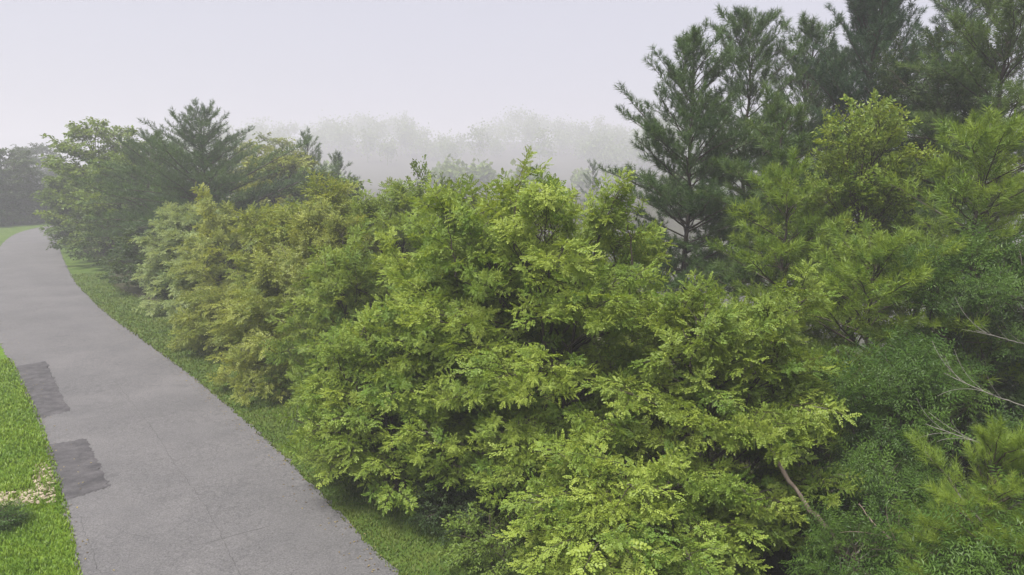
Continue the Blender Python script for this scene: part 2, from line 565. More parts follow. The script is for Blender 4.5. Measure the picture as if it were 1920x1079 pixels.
grass('lawn_grass', ('bright green mown grass left of the road', 'grass'), LLf - nf * 0.07, LLf + nf * 3.2, MAT['blade_lawn'], 800, 5, lim=(0, 34))
grass('verge_grass', ('dull green grass strip between road and trees', 'grass'), RLf + nf * 0.08, RLf - nf * (verge_w * 1.1)[:, None], MAT['blade_verge'], 520, 6, h=(0.035, 0.08))

# ------------------------------------------------------------------ foliage templates
def leaf_quads(base, d, up, L, w, rnd=False):
    """folded leaves, arrays of n: rhombic, or oval with two quads each"""
    s = unit(np.cross(up, d)) * w[:, None]
    tip = base + d * L[:, None] - up * (L * 0.15)[:, None]
    rise = up * (w * 0.3)[:, None]
    n = len(base)
    if rnd:
        m1, m2 = base + d * (L * 0.28)[:, None], base + d * (L * 0.72)[:, None] - up * (L * 0.06)[:, None]
        V = np.stack([base, m1 + s + rise, m2 + s * 0.95 + rise, tip, m2 - s * 0.95 + rise, m1 - s + rise], 1)
        o = np.arange(n) * 6
        Q = np.stack([o, o + 1, o + 2, o + 3, o, o + 3, o + 4, o + 5], -1).reshape(-1, 4)
        return V.reshape(-1, 3), Q
    m = base + d * (L * 0.48)[:, None]
    V = np.stack([base, m + s + rise, tip, m - s + rise], 1)
    return V.reshape(-1, 3), np.arange(n * 4).reshape(-1, 4)


def frond(rng, pairs, lw, L_leaf, rnd=False):
    """compound leaf along +x, unit length, face up (+z)"""
    B, D, U, LL_, WW = [], [], [], [], []
    for k in range(pairs):
        t = 0.22 + 0.78 * (k + 0.5) / pairs
        p = np.array([t, 0, 0.10 * t - 0.34 * t * t])
        for s in (-1, 1):
            a = math.radians(rng.uniform(52, 78))
            B.append(p); D.append([math.cos(a), s * math.sin(a), -0.18 + rng.normal(0, 0.16)])
            U.append([rng.normal(0, 0.3), s * -0.12 + rng.normal(0, 0.38), 1])
            e = 1.0 - 0.35 * abs(t - 0.6)
            LL_.append(L_leaf * e * rng.uniform(0.85, 1.15)); WW.append(lw * e)
    p = np.array([1.0, 0, -0.24]); B.append(p); D.append([1, 0, -0.5]); U.append([0.5, 0, 1]); LL_.append(L_leaf); WW.append(lw)
    D = unit(np.array(D)); U = np.array(U)
    U = unit(U - D * (U * D).sum(1, keepdims=True))
    return leaf_quads(np.array(B), D, U, np.array(LL_), np.array(WW), rnd)


def spray_template(seed, kind='locust'):
    """a leafy branchlet along +x, about one unit long"""
    rng = np.random.default_rng(seed)
    g = Geo()
    cfg = dict(locust=(15, 5, 0.080, 0.235, 0.37), locust_lo=(13, 3, 0.13, 0.36, 0.38),
               walnut=(8, 5, 0.038, 0.26, 0.60), walnut_lo=(7, 4, 0.045, 0.30, 0.6))
    if kind.startswith('shoot'):
        base = kind[6:]
        nf_, pairs, lw, ll, fl = cfg[base]
        nf_ += 3
        x0 = 0.2
        up0 = 0.45
    elif kind in cfg:
        nf_, pairs, lw, ll, fl = cfg[kind]; x0 = 0.12
    droop = rng.uniform(0.1, 0.35)
    if kind in ('leafy', 'coarse'):
        n = 30 if kind == 'leafy' else 16
        sz = 0.15 if kind == 'leafy' else 0.26
        t = rng.uniform(0.1, 1.0, n)
        P = np.c_[t, rng.normal(0, 0.16, n) * (1.15 - t), 0.1 * t - droop * t * t + rng.normal(0, 0.07, n)]
        th = rng.uniform(-1.4, 1.4, n)
        D = unit(np.c_[np.cos(th), np.sin(th), rng.normal(-0.15, 0.35, n)])
        U = np.c_[rng.normal(0, 0.35, n), rng.normal(0, 0.35, n), np.ones(n)]
        U = unit(U - D * (U * D).sum(1, keepdims=True))
        V, Q = leaf_quads(P, D, U, sz * rng.uniform(0.7, 1.25, n), sz * 0.30 * rng.uniform(0.8, 1.2, n))
        g.add(V, quads=Q, tint=np.repeat(rng.uniform(0.2, 0.8, n), 4))
    else:
        for k in range(nf_):
            t = x0 + (1 - x0) * (k + 0.5) / nf_
            V, Q = frond(rng, pairs, lw, ll, kind.endswith('locust'))
            L = fl * rng.uniform(0.75, 1.15) * (1.05 - 0.35 * t)
            if kind.startswith('shoot'):
                phi = k * 2.4 + rng.normal(0, 0.2)
                a = math.radians(75 - 45 * t + rng.normal(0, 8))
                d = np.array([math.cos(a), math.sin(a) * math.cos(phi), math.sin(a) * math.sin(phi)])
                u = np.array([1.0, 0, 0]) + 0.2 * rng.normal(0, 1, 3)
                p = np.array([t * 0.9, 0, 0])
            else:
                s = 1 if k % 2 else -1
                a = s * math.radians((72 - 52 * t) + rng.normal(0, 9))
                d = np.array([math.cos(a), math.sin(a), rng.normal(0.15, 0.3)])
                u = np.array([rng.normal(0, 0.22), rng.normal(0, 0.28), 1.0])
                p = np.array([t * 0.92, 0, 0.1 * t - droop * t * t])
            M = frames(d[None], u[None])[0]
            g.add((V * L) @ M.T + p, quads=Q, tint=rng.uniform(0.15, 0.85))
    x = np.linspace(-0.08, 0.9, 4)
    z = np.zeros(4) if kind.startswith('shoot') else 0.1 * x - droop * x * x
    tube(g, np.c_[x, x * 0, z], [0.013, 0.010, 0.007, 0.003], 3, tint=-1.0)
    return g.arrays()


def brush_template(seed, n=34, nl=0.66, w=0.026):
    """pine twig end: a stem along +x with a brush of needles"""
    rng = np.random.default_rng(seed)
    g = Geo()
    t = np.sort(rng.uniform(0.05, 1.0, n))
    ph = rng.uniform(0, 2 * math.pi, n)
    a = np.radians(rng.uniform(28, 82, n) * (1.1 - 0.45 * t))
    D = np.c_[np.cos(a), np.sin(a) * np.cos(ph), np.sin(a) * np.sin(ph)]
    B = np.c_[t, np.zeros((n, 2))]
    S = unit(np.cross(D, rng.normal(0, 1, (n, 3)))) * w
    L = nl * rng.uniform(0.7, 1.15, n)
    tip = B + D * L[:, None]
    g.add(np.stack([B - S, B + S, tip], 1).reshape(-1, 3), tris=np.arange(3 * n).reshape(-1, 3), tint=np.repeat(rng.uniform(0.2, 0.8, n), 3))
    return g.arrays()


TPL = {k: [spray_template(100 + 7 * i + 31 * j, k) for i in range(5)]
       for j, k in enumerate(('locust', 'locust_lo', 'walnut', 'walnut_lo', 'leafy', 'coarse', 'shoot_locust', 'shoot_locust_lo', 'shoot_walnut'))}
BRUSH = [brush_template(500 + i) for i in range(4)]
BRUSH_NEAR = [brush_template(560 + i, 90, 0.6, 0.009) for i in range(4)]
BRUSH_LO = [brush_template(520 + i, 20, 0.55, 0.036) for i in range(4)]
# ------------------------------------------------------------------ boughs: a limb with all its foliage, shared between trees
LEN = dict(broad=(0.7, 1.2, 1.9, 2.8), pine=(0.5, 1.0, 1.8, 3.0, 4.6))
ELEV = dict(broad=(-2, 28, 62), pine=(-2, 26, 55))
BOUGH = {}


def limb_curve(rng, L, el, droop):
    d = np.array([math.cos(el), 0, math.sin(el)])
    tip = d * L + np.array([0, 0, -droop * L])
    c = bezier(np.zeros(3), d * L * 0.5 + np.array([0, 0, 0.08 * L]), tip, 9)
    c[1:, 1] += np.cumsum(rng.normal(0, 0.02 * L, 8))
    return c


def on_curve(c, t):
    kx = min(int(t * (len(c) - 1)), len(c) - 2); fr = t * (len(c) - 1) - kx
    return c[kx] * (1 - fr) + c[kx + 1] * fr, unit(c[kx + 1] - c[kx])


def broad_bough(kind, L, el, seed):
    rng = np.random.default_rng(seed)
    spr = dict(locust=0.52, locust_lo=0.56, leafy=0.55, walnut=0.62)[kind]
    g = Geo()
    c = limb_curve(rng, L, el, 0.10)
    tube(g, c, np.linspace(0.010 + 0.008 * L, 0.004, 9), 4, tint=-1.0)
    P, D, U, S, tint = [], [], [], [], []
    n = int(5 + 9.5 * L)
    for q in range(n):
        t = 1.0 if q == 0 else 0.22 + 0.78 * rng.random() ** 0.85
        p, td = on_curve(c, t)
        sg = 1 if q % 2 else -1
        side = unit(np.cross(td, [0, 0, 1.0])) * sg
        w = 0 if q == 0 else rng.uniform(0.02, 0.40) * L * (1.12 - t)
        fwd = td * rng.uniform(0.4, 1.0)
        off = (side * 0.85 + fwd * 0.6) * w + np.array([0, 0, rng.normal(0.05, 0.07) * (0.5 + 0.5 * L)])
        if w > 0.12: tube(g, np.array([p, p + off * 0.5 + [0, 0, 0.03], p + off]), [0.006, 0.004, 0.003], 3, tint=-1.0)
        lift = rng.normal(0.05, 0.26)
        if el > 0.8: lift += 0.5 * rng.random()
        d = unit(td * rng.uniform(0.2, 1.0) * [1, 1, 0.7] + side * rng.uniform(0.15, 1.0) * (q > 0)) + np.array([0, 0, lift])
        P.append(p + off); D.append(d); U.append(np.array([0, 0, 1.0]) + rng.normal(0, 0.26, 3) + td * 0.25)
        S.append(spr * rng.uniform(0.65, 1.25)); tint.append(np.clip(0.5 + rng.normal(0, 0.2), 0, 1))
    P, D, U, S, tint = map(np.array, (P, D, U, S, tint))
    D = unit(D); vert = D[:, 2] > 0.66
    U[vert] = [1.0, 0.2, 0.1]
    vert = vert | (rng.random(len(D)) < 0.4)                 # rosettes among the flat sprays
    M = frames(D, U)
    var = rng.integers(0, 5, len(P))
    for v in range(5):
        for vt in (False, True):
            sel = (var == v) & (vert == vt)
            k = 'shoot_' + kind if vt and ('shoot_' + kind) in TPL else kind
            instance(g, TPL[k][v], M[sel], P[sel], S[sel], tint[sel])
    return g


def pine_bough(kind, L, el, seed):
    rng = np.random.default_rng(seed)
    brush, step, tpls = dict(pine=(0.27, 0.12, BRUSH), pine_near=(0.2, 0.085, BRUSH_NEAR), pine_far=(0.32, 0.16, BRUSH_LO))[kind]
    g = Geo()
    c = limb_curve(rng, L, el, -0.10)
    tube(g, c, np.linspace(0.008 + 0.009 * L, 0.005, 9), 4, tint=-1.0)
    P, D, S = [], [], []
    nt_ = max(4, int(L * 0.75 / step))
    for q in range(nt_):
        t = 0.22 + 0.78 * (q + rng.random()) / nt_
        p, td = on_curve(c, t)
        sg = 1 if q % 2 else -1
        side = unit(np.cross(td, [0, 0, 1.0])) * sg
        tl = ((1 - t) * L * 0.40 + 0.12) * rng.uniform(0.5, 1.25)
        wd = unit(td * 0.8 + side * rng.uniform(0.45, 0.95) + np.array([0, 0, rng.uniform(0.0, 0.6)]))
        if tl > 0.2: tube(g, np.array([p, p + wd * tl]), [0.006, 0.003], 3, tint=-1.0)
        nn = max(1, int(tl / (brush * 0.55)))
        for e in range(nn):
            P.append(p + wd * tl * (e + 0.45) / nn); S.append(brush * rng.uniform(0.75, 1.25))
            D.append(wd * 0.9 + np.array([0, 0, 0.45 + 0.5 * (el > 0.6)]) + rng.normal(0, 0.32, 3))
    td = unit(c[-1] - c[-2])
    for t, up in ((-2, 0.3), (-1, 0.5), (-1, 0.1)):
        P.append(c[t]); D.append(td + [rng.normal(0, 0.2), rng.normal(0, 0.3), up]); S.append(brush * 1.2)
    P, D, S = np.array(P), unit(np.array(D)), np.array(S)
    M = frames(D, np.tile([0.31, 0.2, 1.0], (len(D), 1)))
    var = rng.integers(0, 4, len(P)); tn = np.clip(0.5 + rng.normal(0, 0.2, len(P)), 0, 1)
    for v in range(4):
        instance(g, tpls[v], M[var == v], P[var == v], S[var == v], tn[var == v])
    return g


def add_bough(root, kind, mat, p0, az, el, L, rng):
    fam = 'pine' if kind.startswith('pine') else 'broad'
    li = int(np.argmin([abs(math.log(L / x)) for x in LEN[fam]]))
    ed = math.degrees(el)
    ei = int(np.argmin([abs(ed - x) for x in ELEV[fam]]))
    vi = int(rng.integers(0, 4))
    key = (kind, li, ei, vi)
    if key not in BOUGH:
        f = pine_bough if fam == 'pine' else broad_bough
        BOUGH[key] = f(kind, LEN[fam][li], math.radians(ELEV[fam][ei]), sum(ord(ch) for ch in kind) + 97 * li + 31 * ei + 7 * vi).mesh('bough_' + kind, mat)
    o = bpy.data.objects.new('bough', BOUGH[key])
    C.objects.link(o)
    o.parent = root
    o.material_slots[0].link = 'OBJECT'
    o.material_slots[0].material = mat
    k = L / LEN[fam][li]
    o.location = tuple(p0)
    o.rotation_euler = (rng.normal(0, 0.12), -(el - math.radians(ELEV[fam][ei])) * 0.8, az)
    o.scale = (k, k * rng.choice([-1, 1]) * rng.uniform(0.85, 1.2), k * rng.uniform(0.9, 1.15))
    return o


# ------------------------------------------------------------------ broadleaf trees
def broadleaf(name, label, cat, group, base, H, R, mat, kind='locust', limbs=60, per=8, spray=0.85, stems=3,
              n_obj=0, seed=1, low=0.08, peak=0.42, trunk_r=0.07, ragged=0.3, shoot=True, bark='bark', open_=0.35, lean=(0, 0)):
    rng = np.random.default_rng(seed)
    fine = kind != 'coarse' and spray > 0.5           # trees near enough to show single boughs
    H = H - (0.35 if fine else spray * 0.25); R = R - (0.3 if fine else 0.4 * spray)    # the leaves reach past the limbs
    bz = gz(*base)
    root = empty(name, (base[0], base[1], bz))
    tag(root, label, cat, group)
    tg = Geo()
    stem_curves = []
    for k in range(stems):
        ph = 2 * math.pi * k / stems + rng.uniform(-0.5, 0.5)
        rr = R * (0.38 if stems > 1 else 0.06) * rng.uniform(0.7, 1.2)
        p0 = np.array([math.cos(ph) * 0.15 * (stems > 1), math.sin(ph) * 0.15 * (stems > 1), -0.15])
        p2 = np.array([math.cos(ph) * rr + lean[0], math.sin(ph) * rr + lean[1], H * rng.uniform(0.82, 0.93)])
        p1 = np.array([math.cos(ph) * rr * 0.25, math.sin(ph) * rr * 0.25, H * 0.45])
        cv = bezier(p0, p1, p2, 12)
        cv[1:-1] += rng.normal(0, 0.03, (10, 3)) * [1, 1, 0]
        stem_curves.append(cv)
        tube(tg, cv, np.linspace(trunk_r, trunk_r * 0.22, 12) * (1.0 if k == 0 else 0.8), 7)
    P, D, U, S, tint = [], [], [], [], []
    for i in range(limbs):
        hf = low + (1 - low) * ((i + rng.uniform(0, 1)) / limbs) ** 0.9
        prof = max(0.0, 1 - (abs(hf - peak) / (1.03 - peak if hf > peak else peak + 0.16)) ** 2.1) ** 0.5
        ph = i * 2.39996 + rng.normal(0, 0.25)
        cv = stem_curves[i % stems] if rng.random() < 0.35 else min(stem_curves, key=lambda c: abs((math.atan2(c[-1][1], c[-1][0]) - ph + math.pi) % (2 * math.pi) - math.pi))
        rad = R * prof * (1 + rng.normal(0, ragged * 0.5))
        tip = np.array([math.cos(ph) * rad + lean[0] * hf, math.sin(ph) * rad + lean[1] * hf, H * hf * (1 + rng.normal(0, 0.045))])
        zo = np.clip(hf - rng.uniform(0.10, 0.28), 0.05, 0.9) * H
        p0 = np.array([np.interp(zo, cv[:, 2], cv[:, c]) for c in range(2)] + [zo])
        if fine:
            v = tip - p0; L = np.linalg.norm(v)
            if L > 3.2:                                   # long limbs carry their bough on the outer part
                q0 = tip - v / L * 2.8 + np.array([0, 0, 0.1])
                tube(tg, bezier(p0, (p0 + q0) / 2 + [0, 0, 0.1], q0, 5), np.linspace(trunk_r * 0.4, 0.03, 5), 5)
                p0 = q0; v = tip - p0; L = np.linalg.norm(v)
            L = max(L, 0.5)
            add_bough(root, kind, mat, p0, math.atan2(v[1], v[0]), math.asin(np.clip(v[2] / L, -0.6, 0.97)), L, rng)
            continue
        p1 = p0 * 0.5 + tip * 0.5 + np.array([0, 0, (0.10 + 0.1 * rng.random()) * R])
        bc = bezier(p0, p1, tip, 8)
        ln = np.linalg.norm(np.diff(bc, axis=0), axis=1).sum()
        tube(tg, bc, np.linspace(trunk_r * 0.36, 0.008, 8), 5)
        lt = rng.normal(0, 0.16)
        m = max(3, int(per * (0.5 + 0.6 * ln / max(R, 0.1))))
        outw = np.array([math.cos(ph), math.sin(ph), 0])
        for q in range(m):
            p, td = on_curve(bc, 1.0 if q == 0 else open_ + (1 - open_) * rng.random())
            yaw = rng.normal(0, 0.25) if q == 0 else (1 if q % 2 else -1) * rng.uniform(0.4, 1.25)
            hor = td * [1, 1, 0] * 0.6 + outw * 0.6
            c_, s_ = math.cos(yaw), math.sin(yaw)
            d = np.array([hor[0] * c_ - hor[1] * s_, hor[0] * s_ + hor[1] * c_, 0])
            P.append(p); D.append(unit(d) + np.array([0, 0, rng.normal(0.10, 0.22) + 0.35 * hf]))
            U.append(np.array([0, 0, 1.0]) + rng.normal(0, 0.2, 3) + outw * 0.25)
            S.append(spray * rng.uniform(0.7, 1.2)); tint.append(np.clip(0.5 + lt + rng.normal(0, 0.13), 0, 1))
    if fine and shoot and H > 3:
        for k in range(9):                                # long whips standing above the crown
            cv = stem_curves[k % stems]
            q = cv[-1] + np.array([rng.normal(0, 0.45), rng.normal(0, 0.45), -rng.uniform(0.1, 0.8)])
            tube(tg, bezier(cv[-3], (cv[-3] + q) / 2 + [0, 0, -0.1], q, 5), np.linspace(0.02, 0.012, 5), 5)
            add_bough(root, kind, mat, q, rng.uniform(0, 6.28), math.radians(rng.uniform(60, 82)), rng.uniform(0.8, 1.5), rng)
    link('trunk', tg.mesh('trunk', MAT[bark], True), parent=root)
    if fine: return root
    P, D, U, S, tint = map(np.array, (P, D, U, S, tint))
    M = frames(unit(D), U)
    var = rng.integers(0, 5, len(P))
    cg = Geo()
    for v in range(5):
        instance(cg, TPL[kind][v], M[var == v], P[var == v], S[var == v], tint[var == v])
    tag(link('crown', cg.mesh('crown', mat), parent=root), kind='stuff')
    return root


# ------------------------------------------------------------------ pines
def pine(name, label, cat, group, base, H, R, mat, whorl=0.5, nb=5, clear=0.15, seed=1, kind='pine', peak=0.3, lean=(0, 0),
         trunk_r=None, bark='bark', up=1.0, top=0.6, gap=0.12, ragged=0.3):
    rng = np.random.default_rng(seed)
    bz = gz(*base)
    root = empty(name, (base[0], base[1], bz))
    tag(root, label, cat, group)
    tr = trunk_r or H * 0.011
    zz = np.linspace(-0.2, H * 0.96, 14)
    cv = np.c_[lean[0] * (zz / H) ** 2, lean[1] * (zz / H) ** 2, zz]
    cv[1:-1, :2] += rng.normal(0, 0.04, (12, 2))
    tg = Geo(); tube(tg, cv, np.linspace(tr, 0.02, 14), 8)
    # a few dead stubs below the living crown
    for k in range(10):
        z0 = H * clear * rng.uniform(0.25, 1.3); ph = rng.uniform(0, 6.28); ll = rng.uniform(0.3, 0.9)
        p = np.array([np.interp(z0, zz, cv[:, 0]), np.interp(z0, zz, cv[:, 1]), z0])
        tube(tg, bezier(p, p + [math.cos(ph) * ll * .5, math.sin(ph) * ll * .5, 0.05], p + [math.cos(ph) * ll, math.sin(ph) * ll, -0.05], 4), [0.018, 0.013, 0.009, 0.004], 4)
    link('trunk', tg.mesh('trunk', MAT[bark], True), parent=root)
    z = H * clear
    bi = 0
    while z < H * 0.975:
        hf = z / H
        x = (hf - clear) / (1 - clear)
        for k in range(max(3, int(nb + rng.integers(-1, 2)))):
            if rng.random() < gap: continue
            prof = (0.72 + 0.28 * x / peak) if x < peak else max(0.12, (1 - (x - peak) / (1 - peak)) ** top)
            L = max(0.35, R * prof * max(0.35, 1 + rng.normal(0, ragged)))
            ph = 2 * math.pi * k / nb + bi * 0.7 + rng.normal(0, 0.3)
            el = math.radians(-5 + 62 * x ** 1.2 * up + rng.normal(0, 8))
            p0 = np.array([np.interp(z, zz, cv[:, 0]), np.interp(z, zz, cv[:, 1]), z + rng.normal(0, 0.12)])
            add_bough(root, kind, mat, p0, ph, el, L, rng)
            bi += 1
        z += whorl * rng.uniform(0.7, 1.3) * (1.0 - 0.3 * hf)
    for k in range(3):
        add_bough(root, kind, mat, cv[-1] - [0, 0, 0.15 * k], rng.uniform(0, 6.28), math.radians(75 - 12 * k), 0.5 * (2 if kind == 'pine_far' else 1), rng)
    return root


def place(px, top, Y):
    """ground point of a tree at forward distance Y whose top stands at a picture point, and its height"""
    p = at(px, top, Y)
    return (p[0], p[1]), p[2] - gz(p[0], p[1])


# ------------------------------------------------------------------ near locust thicket
GL = 'young locust trees beside the road'
B_, H_ = place(1035, 338, 15.2)
broadleaf('locust_tree', 'tall yellow-green locust tree in the middle, its feathery top against the fog', 'tree', GL, B_, H_, 3.2, MAT['locust'], limbs=84, per=9, n_obj=300, seed=11, stems=4, peak=0.45, low=0.16)
B_, H_ = place(1350, 545, 12.8)
broadleaf('locust_tree', 'locust tree right of the tallest one, in front of the dark pines', 'tree', GL, B_, H_, 2.25, MAT['locust_green'], limbs=68, per=10, n_obj=300, seed=12, stems=3, low=0.2)
B_, H_ = place(880, 385, 16.8)
broadleaf('locust_tree', 'golden-tipped locust tree just left of the tallest one', 'tree', GL, B_, H_, 2.6, MAT['locust'], limbs=76, per=9, n_obj=300, seed=13, stems=3, low=0.15)
B_, H_ = place(745, 610, 15.8)
broadleaf('locust_tree', 'low spreading locust tree overhanging the grass strip by the road bend', 'tree', GL, B_, H_, 2.1, MAT['locust'], limbs=58, per=10, n_obj=300, seed=14, stems=3, low=0.2)
B_, H_ = place(1195, 800, 11.2)
broadleaf('locust_tree', 'small locust tree lowest in the foreground, cut off by the bottom edge', 'tree', GL, B_, H_, 1.95, MAT['locust'], limbs=52, per=10, n_obj=300, seed=15, stems=3, low=0.25)
B_, H_ = place(655, 480, 20.5)
broadleaf('locust_tree', 'olive-green locust tree between the golden tree and the low spreading locust', 'tree', GL, B_, H_, 2.2, MAT['locust_green'], limbs=54, per=9, n_obj=300, seed=16, stems=3, low=0.12)

# ------------------------------------------------------------------ middle row
GM = 'leafy trees further along the road'
mids = [
    (575, 372, 28, 2.9, 'gold', 'locust_lo', 'golden-olive tree topped with yellowing leaves behind the locusts', 21),
    (455, 400, 33, 3.1, 'olive', 'locust_lo', 'dull olive tree between the golden tree and the grey-green one', 22),
    (352, 388, 38, 2.6, 'grey', 'locust_lo', 'pale grey-green tree in front of the dark roadside pine', 23),
    (545, 505, 24, 2.4, 'olive', 'locust_lo', 'low olive bush-like tree whose skirts reach the grass strip', 24),
    (735, 345, 26, 2.4, 'locust_green', 'locust_lo', 'fresh green tree behind the locusts, left of the darker leafy crown', 25),
    (832, 336, 27, 2.3, 'green', 'leafy', 'darker green leafy tree against the fog, left of the tallest locust', 26),
    (690, 372, 33, 2.5, 'green', 'leafy', 'green tree in thin mist right of the golden-olive tree', 27),
    (440, 520, 29, 2.2, 'olive', 'locust_lo', 'low drooping olive tree hanging over the verge at the road bend', 28),
    (620, 415, 25, 2.2, 'olive', 'locust_lo', 'olive tree wedged between the golden-olive tree and the olive locust', 29),
    (395, 455, 34, 2.2, 'grey', 'locust_lo', 'grey-green tree filling the bank below the pale grey-green crown', 30),
]
for px, top, Y, R, mt, kd, lab, sd_ in mids:
    B_, H_ = place(px, top, Y)
    broadleaf('leafy_tree', lab, 'tree', GM, B_, H_, R, MAT[mt], kind=kd, limbs=48, per=8, spray=1.02 if kd != 'leafy' else 0.8, seed=sd_, stems=2, low=0.08, peak=0.4)

# ------------------------------------------------------------------ far left
B_, H_ = place(375, 212, 48)
pine('pine_tree', 'dark pine with a pointed tufted top beside the far road bend', 'tree', None, B_, H_, 5.0, MAT['pine'], kind='pine_far', seed=31, whorl=0.5, nb=8, clear=0.06, peak=0.3, up=0.75, gap=0.03, top=0.75)
B_, H_ = place(285, 268, 54)
pine('pine_tree', 'broad dull pine left of the pointed dark pine', 'tree', None, B_, H_, 4.4, MAT['pine'], kind='pine_far', seed=32, whorl=0.5, nb=8, clear=0.05, peak=0.4, up=0.6, gap=0.05)
far = [
    (192, 234, 66, 4.2, 'green', 'tall misty tree with rounded top clumps left of the pines', 41, 0.5),
    (140, 318, 74, 2.9, 'green', 'misty tree at the spot where the road disappears', 42, 0.45),
    (245, 292, 60, 3.8, 'green', 'round misty tree between the clumpy tall one and the pines', 40, 0.45),
    (505, 258, 84, 5.4, 'olive', 'faded tree in fog behind the pointed dark pine', 43, 0.5),
    (522, 285, 58, 3.2, 'olive', 'misty olive tree right of the pointed dark pine', 44, 0.45),
    (610, 325, 52, 2.6, 'green', 'green tree in thin mist just above the golden-olive tree', 50, 0.45),
    (8, 282, 100, 4.4, 'dark', 'dark bluish tree at the far left edge beyond the road', 45, 0.45),
    (48, 352, 104, 4.0, 'dark', 'low dark tree in mist just across the far road end', 46, 0.45),
    (66, 274, 150, 6.0, 'dark', 'faint grey tree in thick fog beyond the far left tree', 47, 0.45),
    (940, 384, 46, 1.6, 'green', 'small misty treetop peeking out left of the tallest locust top', 48, 0.5),
    (-60, 300, 96, 4.5, 'dark', 'dark tree beyond the road just past the left edge', 49, 0.45),
]
for px, top, Y, R, mt, lab, sd_, pk in far:
    B_, H_ = place(px, top, Y)
    broadleaf('misty_tree', lab, 'tree', 'trees standing in the mist', B_, H_, R, MAT[mt], kind='coarse', limbs=92, per=13, spray=1.2 * max(1, Y / 80) ** 0.5, seed=sd_, stems=2, low=0.05, peak=pk, shoot=False, trunk_r=0.14, ragged=0.4, open_=0.3)
for px, top, Y, R, lab, sd_ in [(577, 266, 60, 2.6, 'slim misty pine with a tufted tip standing above the golden-olive tree', 51),
                                (634, 304, 63, 2.3, 'short misty pine right of the slim tufted one', 52),
                                (1112, 308, 100, 2.6, 'faint narrow conifer in fog behind the tallest locust', 53)]:
    B_, H_ = place(px, top, Y)
    pine('misty_pine', lab, 'tree', 'trees standing in the mist', B_, H_, R, MAT['pine'], kind='pine_far', seed=sd_, whorl=0.6, nb=5, clear=0.1)
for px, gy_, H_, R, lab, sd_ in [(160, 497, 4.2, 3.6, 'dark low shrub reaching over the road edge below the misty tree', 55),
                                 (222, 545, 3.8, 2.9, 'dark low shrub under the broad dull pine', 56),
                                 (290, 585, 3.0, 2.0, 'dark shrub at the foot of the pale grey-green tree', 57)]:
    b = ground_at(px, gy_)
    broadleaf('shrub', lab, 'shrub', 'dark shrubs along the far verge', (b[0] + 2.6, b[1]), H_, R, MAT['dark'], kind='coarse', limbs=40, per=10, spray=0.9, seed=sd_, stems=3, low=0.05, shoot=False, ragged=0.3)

# ------------------------------------------------------------------ right-hand pines
GP = 'tall pines on the right'
P_ = [
    (1302, 82, 24, 2.9, 'pine', 'tall thin pine nearest the open fog, trunk showing between branches', 61, dict(clear=0.10, gap=0.10, peak=0.35, nb=6)),
    (1408, 40, 26.5, 2.5, 'pine', 'tall dark pine second from the open fog, bare twigs near its top', 62, dict(clear=0.25, gap=0.18, peak=0.5)),
    (1492, 60, 28, 2.2, 'pine', 'thin pine with separate slanting top shoots left of the bluish pine', 63, dict(clear=0.25, gap=0.28, lean=(0.8, 0), peak=0.5)),
    (1648, -30, 27, 2.6, 'pine_blue', 'dense bluish pine rising out of the top of the picture', 64, dict(clear=0.2, gap=0.04, peak=0.65, up=1.3, nb=6, whorl=0.42)),
    (1800, -25, 31, 2.6, 'pine_blue', 'hazy thin-topped pine between the bluish pine and the right edge', 65, dict(clear=0.2, gap=0.16, peak=0.5)),
    (1570, 110, 33, 2.4, 'pine', 'hazy pine filling the gap left of the bluish pine', 67, dict(clear=0.15, gap=0.1, peak=0.5)),
    (1905, -70, 22, 2.7, 'pine_mid', 'large green pine cut off by the right edge', 66, dict(clear=0.18, gap=0.06, peak=0.5)),
]
for px, top, Y, R, mt, lab, sd_, kw in P_:
    B_, H_ = place(px, top, Y)
    pine('pine_tree', lab, 'tree', GP, B_, H_, R, MAT[mt], seed=sd_, **kw)
GY = 'young bushy pines in front of the tall ones'
Yp = [
    (1470, 205, 21.5, 1.8, 'pine_mid', 'soft mid-green young pine below the thin dark tops', 71, dict()),
    (1478, 330, 18.0, 1.5, 'pine_lime', 'lime-green young pine right of the open gap', 72, dict()),
    (1850, 245, 16.0, 2.0, 'pine_lime', 'bright lime young pine high against the right edge', 73, dict()),
    (1640, 490, 15.5, 2.3, 'pine_lime', 'spreading lime pine with tiered boughs above the dark hollow', 74, dict(peak=0.5, gap=0.15)),
    (1865, 860, 9.4, 1.1, 'pine_lime', 'yellow-green feathery pine top in the bottom right corner', 75, dict(whorl=0.34, nb=7)),
]
for px, top, Y, R, mt, lab, sd_, kw in Yp:
    B_, H_ = place(px, top, Y)
    a = dict(clear=0.15, gap=0.06, peak=0.5, up=0.8, whorl=0.55, nb=6)
    a.update(kw)
    pine('young_pine', lab, 'tree', GY, B_, H_, R, MAT[mt], seed=sd_, kind='pine_near' if Y < 12 else 'pine', **a)

